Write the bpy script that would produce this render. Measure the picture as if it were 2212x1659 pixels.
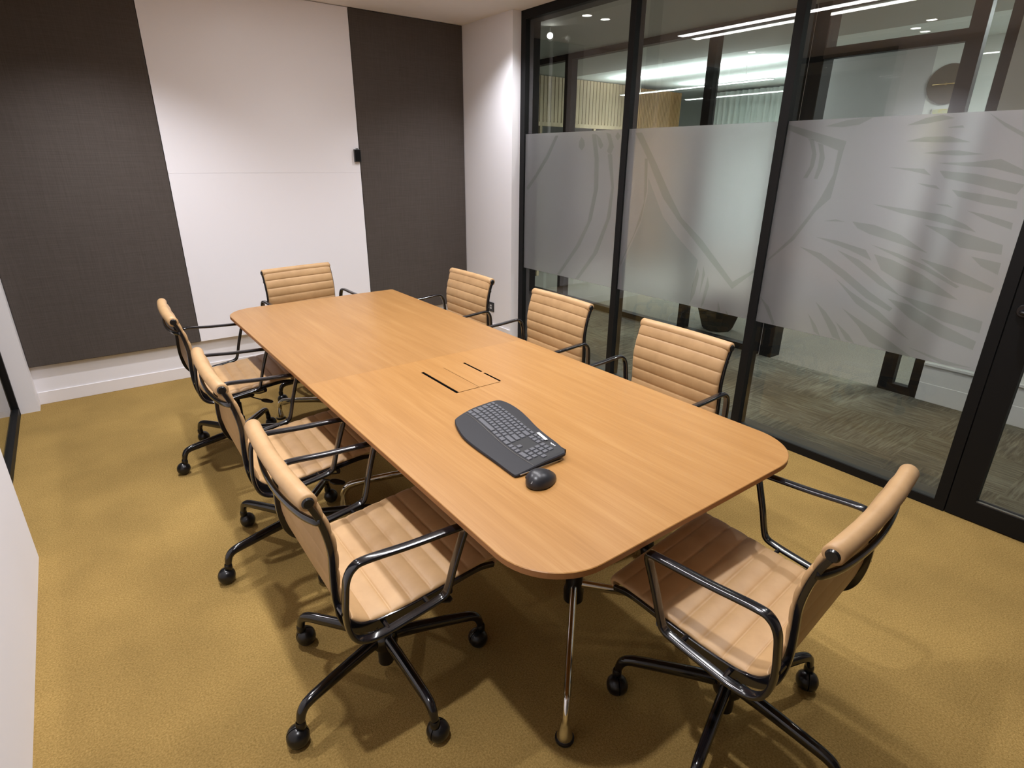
import bpy, bmesh, math, random
from mathutils import Vector, Matrix
for o in list(bpy.data.objects): bpy.data.objects.remove(o, do_unlink=True)
S = bpy.context.scene; C = S.collection
random.seed(7)
PI = math.pi
# ------------------------------------------------------------------ camera, world, exposure
cam_d = bpy.data.cameras.new('camera'); cam = bpy.data.objects.new('camera', cam_d); C.objects.link(cam)
cam.location = (0, 0, 1.56); cam.rotation_euler = (1.1997, -0.0078, -0.6435)
cam_d.sensor_fit = 'HORIZONTAL'; cam_d.sensor_width = 36.0; cam_d.lens = 36.0*1234.63/2212
cam_d.clip_start = 0.02; cam_d.clip_end = 60
S.camera = cam
w = bpy.data.worlds.new('world'); S.world = w; w.use_nodes = True
w.node_tree.nodes['Background'].inputs[0].default_value = (.55, .6, .65, 1)
w.node_tree.nodes['Background'].inputs[1].default_value = 0.05
S.view_settings.view_transform = 'Standard'; S.view_settings.look = 'None'
S.view_settings.gamma = 1.0; S.view_settings.use_curve_mapping = False
S.view_settings.exposure = 0.36
# light levels
P_LINE, P_DOWN, P_CORR, P_FILL, P_OFFLINE = 22, 90, 36, 25, 40
WARM = (1.0, .995, 1.03); NEUT = (1.0, 1.0, 1.04); COOL = (.95, 1.0, .99)
# key dimensions (metres)
XL, XR, XW, YF, YB, HC = -.51, 3.088, 3.007, 4.757, -1.7, 2.625
PANEL_Y = 4.722
# ------------------------------------------------------------------ helpers
def tag(o, label=None, cat=None, group=None, kind=None):
    if label: o['label'] = label
    if cat: o['category'] = cat
    if group: o['group'] = group
    if kind: o['kind'] = kind
    return o
def obj(name, bm, mat, parent=None, smooth=False, bevel=0, seg=2, recalc=True):
    if recalc: bmesh.ops.recalc_face_normals(bm, faces=bm.faces[:])
    me = bpy.data.meshes.new(name); bm.to_mesh(me); bm.free()
    for p in me.polygons: p.use_smooth = bool(smooth)
    if smooth and smooth is not True:
        me.set_sharp_from_angle(angle=math.radians(smooth))
    o = bpy.data.objects.new(name, me); C.objects.link(o)
    if mat: me.materials.append(mat)
    if parent: o.parent = parent
    if bevel:
        m = o.modifiers.new('bevel', 'BEVEL'); m.width = bevel; m.segments = seg; m.limit_method = 'ANGLE'
    return o
def thing(name, label, cat, loc=(0, 0, 0), rz=0, group=None):
    o = bpy.data.objects.new(name, None); C.objects.link(o); o.empty_display_size = .05
    o.location = loc; o.rotation_euler = (0, 0, rz)
    return tag(o, label, cat, group)
def struct(name, bm, mat, parent=None, **k):
    o = obj(name, bm, mat, parent, **k)
    if not parent: o['kind'] = 'structure'
    return o
def box(bm, x0, x1, y0, y1, z0, z1):
    vs = [bm.verts.new((x, y, z)) for z in (z0, z1) for y in (y0, y1) for x in (x0, x1)]
    for f in ((0, 2, 3, 1), (4, 5, 7, 6), (0, 1, 5, 4), (2, 6, 7, 3), (0, 4, 6, 2), (1, 3, 7, 5)):
        bm.faces.new([vs[i] for i in f])
    return vs
def nb(): return bmesh.new()
def boxes(*L):
    bm = nb()
    for b in L: box(bm, *b)
    return bm
def prism(bm, pts, z0, z1):
    a = [bm.verts.new((p[0], p[1], z0)) for p in pts]; b = [bm.verts.new((p[0], p[1], z1)) for p in pts]
    bm.faces.new(a[::-1]); bm.faces.new(b); n = len(pts)
    for i in range(n): bm.faces.new((a[i], a[(i+1) % n], b[(i+1) % n], b[i]))
def catmull(P, n=6, closed=False):
    P = [Vector(p) for p in P]; out = []; m = len(P)
    rng = range(m if closed else m-1)
    for i in rng:
        if closed: p0, p1, p2, p3 = P[i-1], P[i], P[(i+1) % m], P[(i+2) % m]
        else: p0, p1, p2, p3 = P[max(i-1, 0)], P[i], P[i+1], P[min(i+2, m-1)]
        for k in range(n):
            t = k/n
            out.append(.5*((2*p1)+(p2-p0)*t+(2*p0-5*p1+4*p2-p3)*t*t+(3*p1-p0-3*p2+p3)*t*t*t))
    if not closed: out.append(P[-1])
    return out
def sweep(bm, path, sect, lat=None, closed=False, scale=None, caps=True):
    """sweep section [(a,b)] : a along lateral axis, b along in-plane normal"""
    n = len(path); rings = []
    prev = Vector(lat) if lat else None
    for i, p in enumerate(path):
        if closed: t = path[(i+1) % n]-path[i-1]
        else: t = path[min(i+1, n-1)]-path[max(i-1, 0)]
        t.normalize()
        if lat: L = Vector(lat)
        else: L = prev if prev is not None else (Vector((0, 0, 1)) if abs(t.z) < .9 else Vector((1, 0, 0)))
        L = L-t*L.dot(t); L.normalize(); N = t.cross(L)
        if not lat: prev = L
        s = scale[i] if scale else (1, 1)
        rings.append([bm.verts.new(p+L*a*s[0]+N*b*s[1]) for a, b in sect])
    m = len(sect)
    for i in range(n if closed else n-1):
        r, q = rings[i], rings[(i+1) % n]
        for k in range(m): bm.faces.new((r[k], r[(k+1) % m], q[(k+1) % m], q[k]))
    if caps and not closed:
        bm.faces.new(rings[0][::-1]); bm.faces.new(rings[-1])
def ell(a, b, n=12, p=1.0):
    o = []
    for k in range(n):
        c, s = math.cos(2*PI*k/n), math.sin(2*PI*k/n)
        o.append((a*math.copysign(abs(c)**p, c), b*math.copysign(abs(s)**p, s)))
    return o
def tube(bm, path, r, n=10, **k): sweep(bm, [Vector(p) for p in path], ell(r, r, n), **k)
def lathe(bm, prof, n=24, cx=0, cy=0):
    rings = []
    for r, z in prof:
        if r < 1e-6: rings.append([bm.verts.new((cx, cy, z))])
        else: rings.append([bm.verts.new((cx+r*math.cos(2*PI*k/n), cy+r*math.sin(2*PI*k/n), z)) for k in range(n)])
    for a, b in zip(rings, rings[1:]):
        for k in range(n):
            if len(a) == 1 and len(b) == 1: continue
            if len(a) == 1: bm.faces.new((a[0], b[k], b[(k+1) % n]))
            elif len(b) == 1: bm.faces.new((a[k], a[(k+1) % n], b[0]))
            else: bm.faces.new((a[k], a[(k+1) % n], b[(k+1) % n], b[k]))
def xform(bm, M): bmesh.ops.transform(bm, matrix=M, verts=bm.verts[:])
# ------------------------------------------------------------------ materials
def mat(name, col, rough=.5, metal=0, spec=.5, coat=0, emis=None, es=0):
    m = bpy.data.materials.new(name); m.use_nodes = True; b = m.node_tree.nodes['Principled BSDF']
    b.inputs['Base Color'].default_value = (*col, 1); b.inputs['Roughness'].default_value = rough
    b.inputs['Metallic'].default_value = metal; b.inputs['Specular IOR Level'].default_value = spec
    b.inputs['Coat Weight'].default_value = coat
    if emis: b.inputs['Emission Color'].default_value = (*emis, 1); b.inputs['Emission Strength'].default_value = es
    return m
def N(m, t, **k):
    n = m.node_tree.nodes.new(t)
    for a, v in k.items(): setattr(n, a, v)
    return n
def L(m, a, b): m.node_tree.links.new(a, b)
def noise_col(m, stops, scale, detail=4, vec=(1, 1, 1), rough=.6, bump=0, bdist=.002, bscale=None, coord='Object'):
    b = m.node_tree.nodes['Principled BSDF']
    tc = N(m, 'ShaderNodeTexCoord'); mp = N(m, 'ShaderNodeMapping'); mp.inputs['Scale'].default_value = vec
    nz = N(m, 'ShaderNodeTexNoise'); nz.inputs['Scale'].default_value = scale; nz.inputs['Detail'].default_value = detail
    nz.inputs['Roughness'].default_value = rough
    cr = N(m, 'ShaderNodeValToRGB'); el = cr.color_ramp.elements
    while len(el) < len(stops): el.new(.5)
    for e, (p, c) in zip(el, stops): e.position = p; e.color = (*c, 1)
    L(m, tc.outputs[coord], mp.inputs[0]); L(m, mp.outputs[0], nz.inputs['Vector']); L(m, nz.outputs['Fac'], cr.inputs[0])
    L(m, cr.outputs[0], b.inputs['Base Color'])
    if bump:
        src = nz.outputs['Fac']
        if bscale:
            n2 = N(m, 'ShaderNodeTexNoise'); n2.inputs['Scale'].default_value = bscale; n2.inputs['Detail'].default_value = 3
            L(m, tc.outputs[coord], n2.inputs['Vector']); src = n2.outputs['Fac']
        bp = N(m, 'ShaderNodeBump'); bp.inputs['Strength'].default_value = bump; bp.inputs['Distance'].default_value = bdist
        L(m, src, bp.inputs['Height']); L(m, bp.outputs[0], b.inputs['Normal'])
    return cr
M_wall = mat('painted_wall', (.83, .82, .86), .75)
M_ceil = mat('ceiling_paint', (.82, .79, .79), .85)
M_board = mat('gloss_board', (.89, .875, .92), .3, spec=.1)
M_boardline = mat('board_joint', (.5, .47, .45), .5)
M_base = mat('baseboard_paint', (.82, .79, .80), .5)
M_black = mat('black_aluminium', (.006, .006, .0065), .55, spec=.22)
M_greyal = mat('grey_sill', (.035, .036, .032), .45)
M_chairm = mat('black_gloss_metal', (.006, .006, .008), .16, spec=.6, coat=.3)
M_cast = mat('black_plastic', (.006, .006, .007), .28)
M_chrome = mat('chrome', (.75, .74, .72), .09, metal=1)
M_grom = mat('grey_steel', (.35, .34, .32), .35, metal=1)
M_dark = mat('dark_void', (.003, .003, .003), .9, spec=0)
M_key = mat('keycap_grey', (.075, .077, .088), .42)
M_kb = mat('keyboard_graphite', (.011, .011, .0145), .5, spec=.35)
M_mouse = mat('mouse_graphite', (.014, .0145, .018), .36)
M_white = mat('white_print', (.8, .8, .8), .5)
M_brass = mat('brass', (.75, .55, .25), .25, metal=1)
# room carpet
M_carpet = mat('mustard_carpet', (.42, .29, .1), .95, spec=.1)
noise_col(M_carpet, [(.32, (.238, .150, .043)), (.68, (.41, .270, .092))], 170, 6, bump=.7, bdist=.005, bscale=300)
def carpet_patch():
    m = M_carpet; b = m.node_tree.nodes['Principled BSDF']; src = b.inputs['Base Color'].links[0].from_socket
    tc = N(m, 'ShaderNodeTexCoord'); n2 = N(m, 'ShaderNodeTexNoise'); n2.inputs['Scale'].default_value = 3.0; n2.inputs['Detail'].default_value = 6
    mr = N(m, 'ShaderNodeMapRange'); mr.inputs[1].default_value = .3; mr.inputs[2].default_value = .7; mr.inputs[3].default_value = .86; mr.inputs[4].default_value = 1.1
    mx = N(m, 'ShaderNodeMix', data_type='RGBA', blend_type='MULTIPLY'); mx.inputs[0].default_value = 1
    L(m, tc.outputs['Object'], n2.inputs['Vector']); L(m, n2.outputs['Fac'], mr.inputs[0])
    L(m, src, mx.inputs[6]); L(m, mr.outputs[0], mx.inputs[7]); L(m, mx.outputs[2], b.inputs['Base Color'])
carpet_patch()
# corridor carpet: streaky tiles
M_ccar = mat('streaked_grey_carpet', (.2, .2, .17), .95, spec=.1)
def ccar():
    m = M_ccar; b = m.node_tree.nodes['Principled BSDF']; tc = N(m, 'ShaderNodeTexCoord')
    outs = []
    for vec, sc in (((38, 3, 1), 1.6), ((3, 38, 1), 1.6)):
        mp = N(m, 'ShaderNodeMapping'); mp.inputs['Scale'].default_value = vec
        nz = N(m, 'ShaderNodeTexNoise'); nz.inputs['Scale'].default_value = sc; nz.inputs['Detail'].default_value = 6; nz.inputs['Roughness'].default_value = .7
        L(m, tc.outputs['Object'], mp.inputs[0]); L(m, mp.outputs[0], nz.inputs['Vector']); outs.append(nz.outputs['Fac'])
    ck = N(m, 'ShaderNodeTexChecker'); ck.inputs['Scale'].default_value = 2.0; L(m, tc.outputs['Object'], ck.inputs['Vector'])
    mx = N(m, 'ShaderNodeMix', data_type='FLOAT'); L(m, ck.outputs['Fac'], mx.inputs[0]); L(m, outs[0], mx.inputs[2]); L(m, outs[1], mx.inputs[3])
    big = N(m, 'ShaderNodeTexNoise'); big.inputs['Scale'].default_value = 1.4; big.inputs['Detail'].default_value = 2; L(m, tc.outputs['Object'], big.inputs['Vector'])
    ad = N(m, 'ShaderNodeMath', operation='MULTIPLY_ADD'); ad.inputs[1].default_value = .5; L(m, big.outputs['Fac'], ad.inputs[0])
    ml = N(m, 'ShaderNodeMath', operation='MULTIPLY'); ml.inputs[1].default_value = .8; L(m, mx.outputs[0], ml.inputs[0]); L(m, ml.outputs[0], ad.inputs[2])
    cr = N(m, 'ShaderNodeValToRGB'); el = cr.color_ramp.elements; el.new(.5)
    for e, (p, c) in zip(el, [(.46, (.036, .038, .042)), (.62, (.082, .081, .066)), (.8, (.175, .174, .135))]): e.position = p; e.color = (*c, 1)
    L(m, ad.outputs[0], cr.inputs[0]); L(m, cr.outputs[0], b.inputs['Base Color'])
ccar()
M_lcar = mat('beige_loop_carpet', (.3, .28, .24), .95, spec=.1)
noise_col(M_lcar, [(.3, (.13, .12, .10)), (.7, (.23, .215, .18))], 90, 4)
# acoustic panels
M_acou = mat('charcoal_weave', (.06, .048, .04), .95, spec=.15)
def weave():
    m = M_acou; b = m.node_tree.nodes['Principled BSDF']; tc = N(m, 'ShaderNodeTexCoord'); fs = []
    for vec in ((5, 5, 260), (260, 5, 5)):
        mp = N(m, 'ShaderNodeMapping'); mp.inputs['Scale'].default_value = vec
        nz = N(m, 'ShaderNodeTexNoise'); nz.inputs['Scale'].default_value = 1.2; nz.inputs['Detail'].default_value = 3
        L(m, tc.outputs['Object'], mp.inputs[0]); L(m, mp.outputs[0], nz.inputs['Vector']); fs.append(nz.outputs['Fac'])
    ad = N(m, 'ShaderNodeMath', operation='ADD'); L(m, fs[0], ad.inputs[0]); L(m, fs[1], ad.inputs[1])
    cr = N(m, 'ShaderNodeValToRGB'); el = cr.color_ramp.elements
    for e, (p, c) in zip(el, [(.35, (.076, .064, .057)), (.65, (.098, .084, .076))]): e.position = p; e.color = (*c, 1)
    hf = N(m, 'ShaderNodeMath', operation='MULTIPLY'); hf.inputs[1].default_value = .5; L(m, ad.outputs[0], hf.inputs[0])
    L(m, hf.outputs[0], cr.inputs[0]); L(m, cr.outputs[0], b.inputs['Base Color'])
    bp = N(m, 'ShaderNodeBump'); bp.inputs['Strength'].default_value = .3; bp.inputs['Distance'].default_value = .001
    L(m, ad.outputs[0], bp.inputs['Height']); L(m, bp.outputs[0], b.inputs['Normal'])
weave()
# wood
def wood(name, dark, mid, light, vec=(22, 1.1, 22), off=0, rough=.34):
    m = mat(name, mid, rough, spec=.4); b = m.node_tree.nodes['Principled BSDF']; tc = N(m, 'ShaderNodeTexCoord')
    mp = N(m, 'ShaderNodeMapping'); mp.inputs['Scale'].default_value = vec; mp.inputs['Location'].default_value = (off, off*2.3, 0)
    nz = N(m, 'ShaderNodeTexNoise'); nz.inputs['Scale'].default_value = 1.0; nz.inputs['Detail'].default_value = 7; nz.inputs['Roughness'].default_value = .62; nz.inputs['Distortion'].default_value = .35
    mp2 = N(m, 'ShaderNodeMapping'); mp2.inputs['Scale'].default_value = tuple(v*7 if v > 2 else v*3 for v in vec); mp2.inputs['Location'].default_value = (off, 0, 0)
    n2 = N(m, 'ShaderNodeTexNoise'); n2.inputs['Scale'].default_value = 1.0; n2.inputs['Detail'].default_value = 4
    L(m, tc.outputs['Object'], mp.inputs[0]); L(m, mp.outputs[0], nz.inputs['Vector']); L(m, tc.outputs['Object'], mp2.inputs[0]); L(m, mp2.outputs[0], n2.inputs['Vector'])
    a = N(m, 'ShaderNodeMix', data_type='FLOAT'); a.inputs[0].default_value = .35; L(m, nz.outputs['Fac'], a.inputs[2]); L(m, n2.outputs['Fac'], a.inputs[3])
    cr = N(m, 'ShaderNodeValToRGB'); el = cr.color_ramp.elements; el.new(.5)
    for e, (p, c) in zip(el, [(.3, dark), (.5, mid), (.68, light)]): e.position = p; e.color = (*c, 1)
    L(m, a.outputs[0], cr.inputs[0]); L(m, cr.outputs[0], b.inputs['Base Color'])
    return m
M_wood = wood('oak_veneer', (.28, .133, .036), (.326, .160, .047), (.372, .198, .066), vec=(34, 1.6, 34))
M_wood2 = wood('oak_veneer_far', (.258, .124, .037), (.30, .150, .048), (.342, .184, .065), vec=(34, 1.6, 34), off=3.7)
M_edge = mat('oak_edge', (.30, .13, .045), .45)
M_slat = wood('slat_timber', (.38, .29, .18), (.46, .355, .225), (.54, .43, .28), vec=(30, 30, .6), rough=.6)
M_slatd = wood('slat_timber_dark', (.12, .06, .02), (.25, .14, .05), (.35, .21, .09), vec=(30, 30, .6), rough=.6)
# leather
M_leath = mat('tan_leather', (.5, .29, .135), .46, spec=.4)
noise_col(M_leath, [(.3, (.405, .246, .114)), (.7, (.475, .296, .143))], 14, 5, bump=.25, bdist=.0006, bscale=500)
# glass
def glassmat(name, tint, k=1.8):
    m = bpy.data.materials.new(name); m.use_nodes = True; nt = m.node_tree; nt.nodes.clear()
    out = N(m, 'ShaderNodeOutputMaterial'); tr = N(m, 'ShaderNodeBsdfTransparent'); tr.inputs[0].default_value = (*tint, 1)
    gl = N(m, 'ShaderNodeBsdfGlossy'); gl.inputs['Roughness'].default_value = 0.0; gl.inputs['Color'].default_value = (1, 1, 1, 1)
    lw = N(m, 'ShaderNodeLayerWeight'); lw.inputs[0].default_value = .5
    pw = N(m, 'ShaderNodeMath', operation='POWER'); pw.inputs[1].default_value = 5; L(m, lw.outputs['Facing'], pw.inputs[0])
    ma = N(m, 'ShaderNodeMath', operation='MULTIPLY_ADD'); ma.inputs[1].default_value = .9; ma.inputs[2].default_value = .04*k; ma.use_clamp = True
    L(m, pw.outputs[0], ma.inputs[0]); mx = N(m, 'ShaderNodeMixShader'); L(m, ma.outputs[0], mx.inputs[0]); L(m, tr.outputs[0], mx.inputs[1]); L(m, gl.outputs[0], mx.inputs[2])
    L(m, mx.outputs[0], out.inputs[0]); return m
M_glass = glassmat('clear_glass', (.94, .955, .95))
M_glass2 = glassmat('green_glass', (.84, .875, .865))
def frostmat():
    m = bpy.data.materials.new('frosted_film'); m.use_nodes = True; nt = m.node_tree; nt.nodes.clear()
    out = N(m, 'ShaderNodeOutputMaterial')
    rf = N(m, 'ShaderNodeBsdfRefraction'); rf.inputs['Color'].default_value = (.97, .95, .97, 1); rf.inputs['Roughness'].default_value = .29; rf.inputs['IOR'].default_value = 1.35
    tl = N(m, 'ShaderNodeBsdfTranslucent'); tl.inputs[0].default_value = (.9, .9, .92, 1)
    df = N(m, 'ShaderNodeBsdfDiffuse'); df.inputs[0].default_value = (.8, .8, .82, 1)
    a = N(m, 'ShaderNodeMixShader'); a.inputs[0].default_value = .09; L(m, rf.outputs[0], a.inputs[1]); L(m, tl.outputs[0], a.inputs[2])
    c = N(m, 'ShaderNodeMixShader'); c.inputs[0].default_value = .08; L(m, a.outputs[0], c.inputs[1]); L(m, df.outputs[0], c.inputs[2])
    L(m, c.outputs[0], out.inputs[0]); return m
M_frost = frostmat()
def tintmat(name, c):
    m = bpy.data.materials.new(name); m.use_nodes = True; nt = m.node_tree; nt.nodes.clear()
    out = N(m, 'ShaderNodeOutputMaterial'); tr = N(m, 'ShaderNodeBsdfTransparent'); tr.inputs[0].default_value = (*c, 1); L(m, tr.outputs[0], out.inputs[0]); return m
M_pat = tintmat('etched_pattern', (.85, .87, .84))
M_pat2 = tintmat('etched_pattern_soft', (.88, .91, .90))
def emat(name, c, s):
    m = bpy.data.materials.new(name); m.use_nodes = True; nt = m.node_tree; nt.nodes.clear()
    out = N(m, 'ShaderNodeOutputMaterial'); e = N(m, 'ShaderNodeEmission'); e.inputs[0].default_value = (*c, 1); e.inputs[1].default_value = s; L(m, e.outputs[0], out.inputs[0]); return m
M_led = emat('led_diffuser', (1, .97, .95), 22)
M_ledc = emat('led_diffuser_cool', (.93, 1, .98), 9)
M_disc = emat('downlight_lens', (1, .96, .9), 22)
M_trimw = mat('white_trim', (.75, .75, .73), .5)
M_grey = mat('grey_soffit', (.36, .37, .34), .8)
M_wceil = mat('office_ceiling', (.78, .84, .82), .85)
M_gwall = mat('lilac_grey_wall', (.50, .50, .505), .8)
M_lwall = mat('pale_wall', (.74, .76, .73), .8)
M_cwall = mat('green_grey_wall', (.66, .70, .67), .7)
M_curt = mat('pale_curtain', (.50, .54, .51), .9)
M_kick = mat('white_panel_wall', (.62, .64, .62), .6)
# ------------------------------------------------------------------ room shell
struct('floor', boxes((XL-.1, XR+.06, YB, YF+.1, -.1, 0)), M_carpet)
struct('ceiling', boxes((XL-.15, XR+.18, YB, YF+.15, HC, HC+.1)), M_ceil)
struct('wall_back', boxes((XL-.15, XR+.12, YF, YF+.12, 0, HC)), M_wall)
struct('wall_right', boxes((XW, XR+.16, 4.012, YF, 0, HC)), M_wall)
struct('wall_front', boxes((XL-.15, XR+.12, YB-.1, YB, 0, HC)), mat('dim_grey_wall', (.22, .21, .20), .8))
struct('wall_left', boxes((-.56, -.395, YB, 2.756, 0, HC)), M_wall)
struct('trim_1', boxes((-.56, -.41, 4.63, YF, 0, HC)), M_wall)             # narrow white return in the far left corner
struct('baseboard_back', boxes((-.41, XW, YF-.007, YF, .0, .086)), M_base, bevel=.002)
struct('baseboard_right', boxes((XW-.012, XW, 4.02, YF-.014, 0, .132)), M_base, bevel=.002)
# glazed wall towards the corridor -------------------------------------------------
FD = .145       # depth of the framing
def partition():
    bm = nb()
    box(bm, XR, XR+FD, 3.955, 4.012, 0, HC)                    # jamb at the white wall
    for y0, y1 in ((2.845, 2.895), (1.745, 1.795)): box(bm, XR, XR+.085, y0, y1, 0, HC)
    box(bm, XR, XR+FD, .625, .672, 0, HC)
    box(bm, XR, XR+FD, .672, 3.955, HC-.062, HC)
    box(bm, XR, XR+.012, .672, 3.955, 0, .045); box(bm, XR+.012, XR+FD, .672, 3.955, 0, .028)
    w1 = struct('window_1', bm, M_black)
    s = obj('sill', boxes((XR+.034, XR+FD-.002, .675, 3.95, .028, .034)), M_greyal, w1)
    for y0, y1 in ((2.895, 3.955), (1.795, 2.845), (.672, 1.745)):
        p = obj('glass_pane', boxes_plane(XR+.022, y0, y1, .03, HC-.06), M_glass, w1)
        obj('glass_pane', boxes_plane(XR+.122, y0, y1, .03, HC-.06), M_glass, w1)
        obj('frosted_film', boxes((XR+.014, XR+.018, y0+.001, y1-.001, .70, 1.767)), M_frost, w1)
    return w1
def boxes_plane(x, y0, y1, z0, z1):
    bm = nb(); vs = [bm.verts.new((x, y, z)) for y, z in ((y0, z0), (y1, z0), (y1, z1), (y0, z1))]; bm.faces.new(vs); return bm
W1 = partition()
S3= [[[1.755,1.751],[1.434,1.664],[1.44,1.619],[1.455,1.401],[1.518,1.332],[1.604,1.18],[1.735,1.047],[1.728,1.066],[1.624,1.186],[1.549,1.313],[1.503,1.407],[1.466,1.512],[1.465,1.623],[1.54,1.651],[1.746,1.726]],[[1.626,1.68],[1.595,1.675],[1.568,1.605],[1.57,1.549],[1.593,1.493],[1.615,1.492],[1.591,1.549],[1.591,1.613],[1.615,1.668]],[[1.571,1.659],[1.544,1.651],[1.523,1.589],[1.526,1.542],[1.541,1.49],[1.558,1.49],[1.549,1.55],[1.551,1.605]],[[1.549,1.735],[1.457,1.757],[1.383,1.765],[1.332,1.769],[1.391,1.736],[1.467,1.728]],[[1.186,1.725],[1.117,1.752],[1.056,1.762],[1.007,1.747],[1.111,1.729]],[[1.025,1.712],[0.972,1.717],[0.964,1.708],[1.018,1.709]],[[1.174,1.659],[1.105,1.675],[1.01,1.676],[0.926,1.651],[1.029,1.652]],[[1.096,1.61],[1.003,1.619],[0.96,1.619],[0.871,1.604],[0.955,1.599],[1.03,1.603]],[[1.034,1.569],[0.901,1.573],[0.808,1.586],[0.72,1.543],[0.714,1.521],[0.827,1.551],[0.945,1.559]],[[1.218,1.549],[1.074,1.544],[1.041,1.517],[1.132,1.536]],[[1.014,1.538],[0.878,1.527],[0.706,1.49],[0.724,1.451],[0.867,1.484],[0.988,1.508]],[[1.089,1.484],[1.012,1.476],[0.993,1.461],[1.05,1.471]],[[0.949,1.461],[0.828,1.446],[0.712,1.425],[0.709,1.396],[0.819,1.41],[0.921,1.435]],[[1.001,1.4],[0.949,1.399],[0.926,1.387],[0.973,1.394]],[[0.874,1.379],[0.79,1.364],[0.706,1.341],[0.704,1.314],[0.785,1.341]],[[1.254,1.384],[1.129,1.373],[0.958,1.356],[0.862,1.321],[0.819,1.293],[0.949,1.321],[1.124,1.351]],[[1.018,1.308],[0.879,1.291],[0.716,1.252],[0.711,1.212],[0.863,1.225],[0.929,1.265]],[[1.328,1.297],[1.226,1.29],[1.102,1.255],[0.976,1.186],[1.092,1.214],[1.239,1.246],[1.298,1.268]],[[1.466,1.289],[1.41,1.301],[1.359,1.293]],[[1.492,1.207],[1.38,1.199],[1.238,1.17],[1.2,1.122],[1.315,1.161],[1.402,1.184]],[[1.221,1.198],[1.097,1.171],[0.969,1.13],[0.822,1.059],[0.832,1.05],[0.971,1.111],[1.1,1.155]],[[1.003,1.16],[0.859,1.131],[0.699,1.073],[0.705,1.05],[0.852,1.077],[0.926,1.118]],[[0.812,1.192],[0.703,1.178],[0.702,1.129],[0.767,1.155]],[[1.566,1.149],[1.45,1.128],[1.308,1.054],[1.179,0.974],[1.06,0.913],[1.07,0.895],[1.187,0.939],[1.327,1.025],[1.462,1.101]],[[1.371,1.154],[1.258,1.119],[1.169,1.066],[1.037,0.975],[1.142,1.013],[1.249,1.079]],[[1.196,1.155],[1.111,1.138],[0.973,1.088],[0.814,1.001],[0.846,1.002],[0.978,1.025],[1.069,1.049],[1.15,1.085]],[[1.092,0.956],[0.994,0.943],[0.842,0.879],[0.704,0.834],[0.707,0.794],[0.842,0.823],[0.98,0.881]],[[1.35,1.013],[1.264,0.959],[1.113,0.886],[0.956,0.779],[1.095,0.839],[1.228,0.905]],[[1.286,0.868],[1.194,0.826],[1.056,0.763],[0.929,0.694],[1.025,0.693],[1.125,0.728],[1.197,0.799]],[[1.426,0.876],[1.364,0.834],[1.298,0.767],[1.258,0.695],[1.304,0.711],[1.354,0.782]],[[1.453,0.807],[1.401,0.753],[1.367,0.696],[1.403,0.715]],[[1.304,0.793],[1.225,0.739],[1.19,0.694],[1.235,0.71]],[[0.891,1.76],[0.838,1.727],[0.756,1.681],[0.752,1.663],[0.828,1.708]],[[1.046,0.981],[0.86,0.953],[0.703,0.925],[0.702,0.873],[0.846,0.894],[0.957,0.934]],[[0.956,0.746],[0.804,0.72],[0.686,0.714],[0.798,0.697]],[[1.74,0.846],[1.679,0.799],[1.628,0.712],[1.639,0.69],[1.684,0.768]]]
S12= [[[3.586,1.747],[3.553,1.746],[3.664,1.583],[3.802,1.442],[3.913,1.338],[3.933,1.36],[3.822,1.463],[3.7,1.594]],[[3.194,1.746],[3.151,1.745],[3.111,1.584],[3.099,1.39],[3.147,1.166],[3.257,0.964],[3.478,0.709],[3.513,0.704],[3.305,0.959],[3.191,1.141],[3.141,1.369],[3.152,1.584]],[[3.026,1.612],[2.984,1.612],[2.947,1.396],[2.959,1.2],[3.066,0.933],[3.255,0.709],[3.296,0.702],[3.112,0.927],[2.999,1.177],[2.97,1.395]],[[3.298,1.73],[3.268,1.705],[3.26,1.671],[3.288,1.638],[3.323,1.663],[3.32,1.702]],[[3.151,1.745],[3.105,1.716],[3.073,1.669],[3.096,1.646],[3.121,1.669]],[[2.944,1.753],[2.917,1.725],[2.939,1.699],[2.966,1.726]],[[3.053,1.751],[3.01,1.741],[2.972,1.658],[2.998,1.608],[3.034,1.631],[3.018,1.677]],[[2.788,1.743],[2.732,1.742],[2.597,1.567],[2.455,1.371],[2.346,1.237],[2.178,1.12],[1.93,0.901],[1.796,0.998],[1.793,0.982],[1.927,0.858],[2.192,1.075],[2.378,1.225],[2.51,1.35],[2.672,1.593]],[[2.689,1.585],[2.665,1.585],[2.648,1.389],[2.676,1.202],[2.794,0.956],[2.827,0.87],[2.836,0.889],[2.729,1.102],[2.664,1.315]],[[2.645,1.47],[2.495,1.234],[2.364,1.119],[2.191,0.995],[2.214,0.7],[2.803,0.702],[2.82,0.866],[2.674,1.183],[2.639,1.371]],[[2.184,0.951],[2.167,0.908],[2.182,0.786],[2.211,0.715],[2.21,0.828]],[[2.144,0.966],[2.125,0.915],[2.142,0.812],[2.147,0.774]],[[2.103,0.909],[2.086,0.849],[2.109,0.734],[2.126,0.703],[2.118,0.797]],[[2.009,0.772],[1.984,0.713],[2.003,0.7]],[[1.951,0.729],[1.925,0.689],[1.939,0.686]]]
def polys(name, L_, x, matl, parent, y0, y1):
    bm = nb()
    for P in L_:
        P = [(min(max(a, y0), y1), min(max(b, .701), 1.766)) for a, b in P]
        Q = []
        for p in P:
            if not Q or (abs(p[0]-Q[-1][0])+abs(p[1]-Q[-1][1])) > 1e-3: Q.append(p)
        if len(Q) < 3: continue
        f = bm.faces.new([bm.verts.new((x, a, b)) for a, b in Q]); f.normal_update()
    bmesh.ops.triangulate(bm, faces=bm.faces[:])
    return obj(name, bm, matl, parent, recalc=False)
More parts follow.
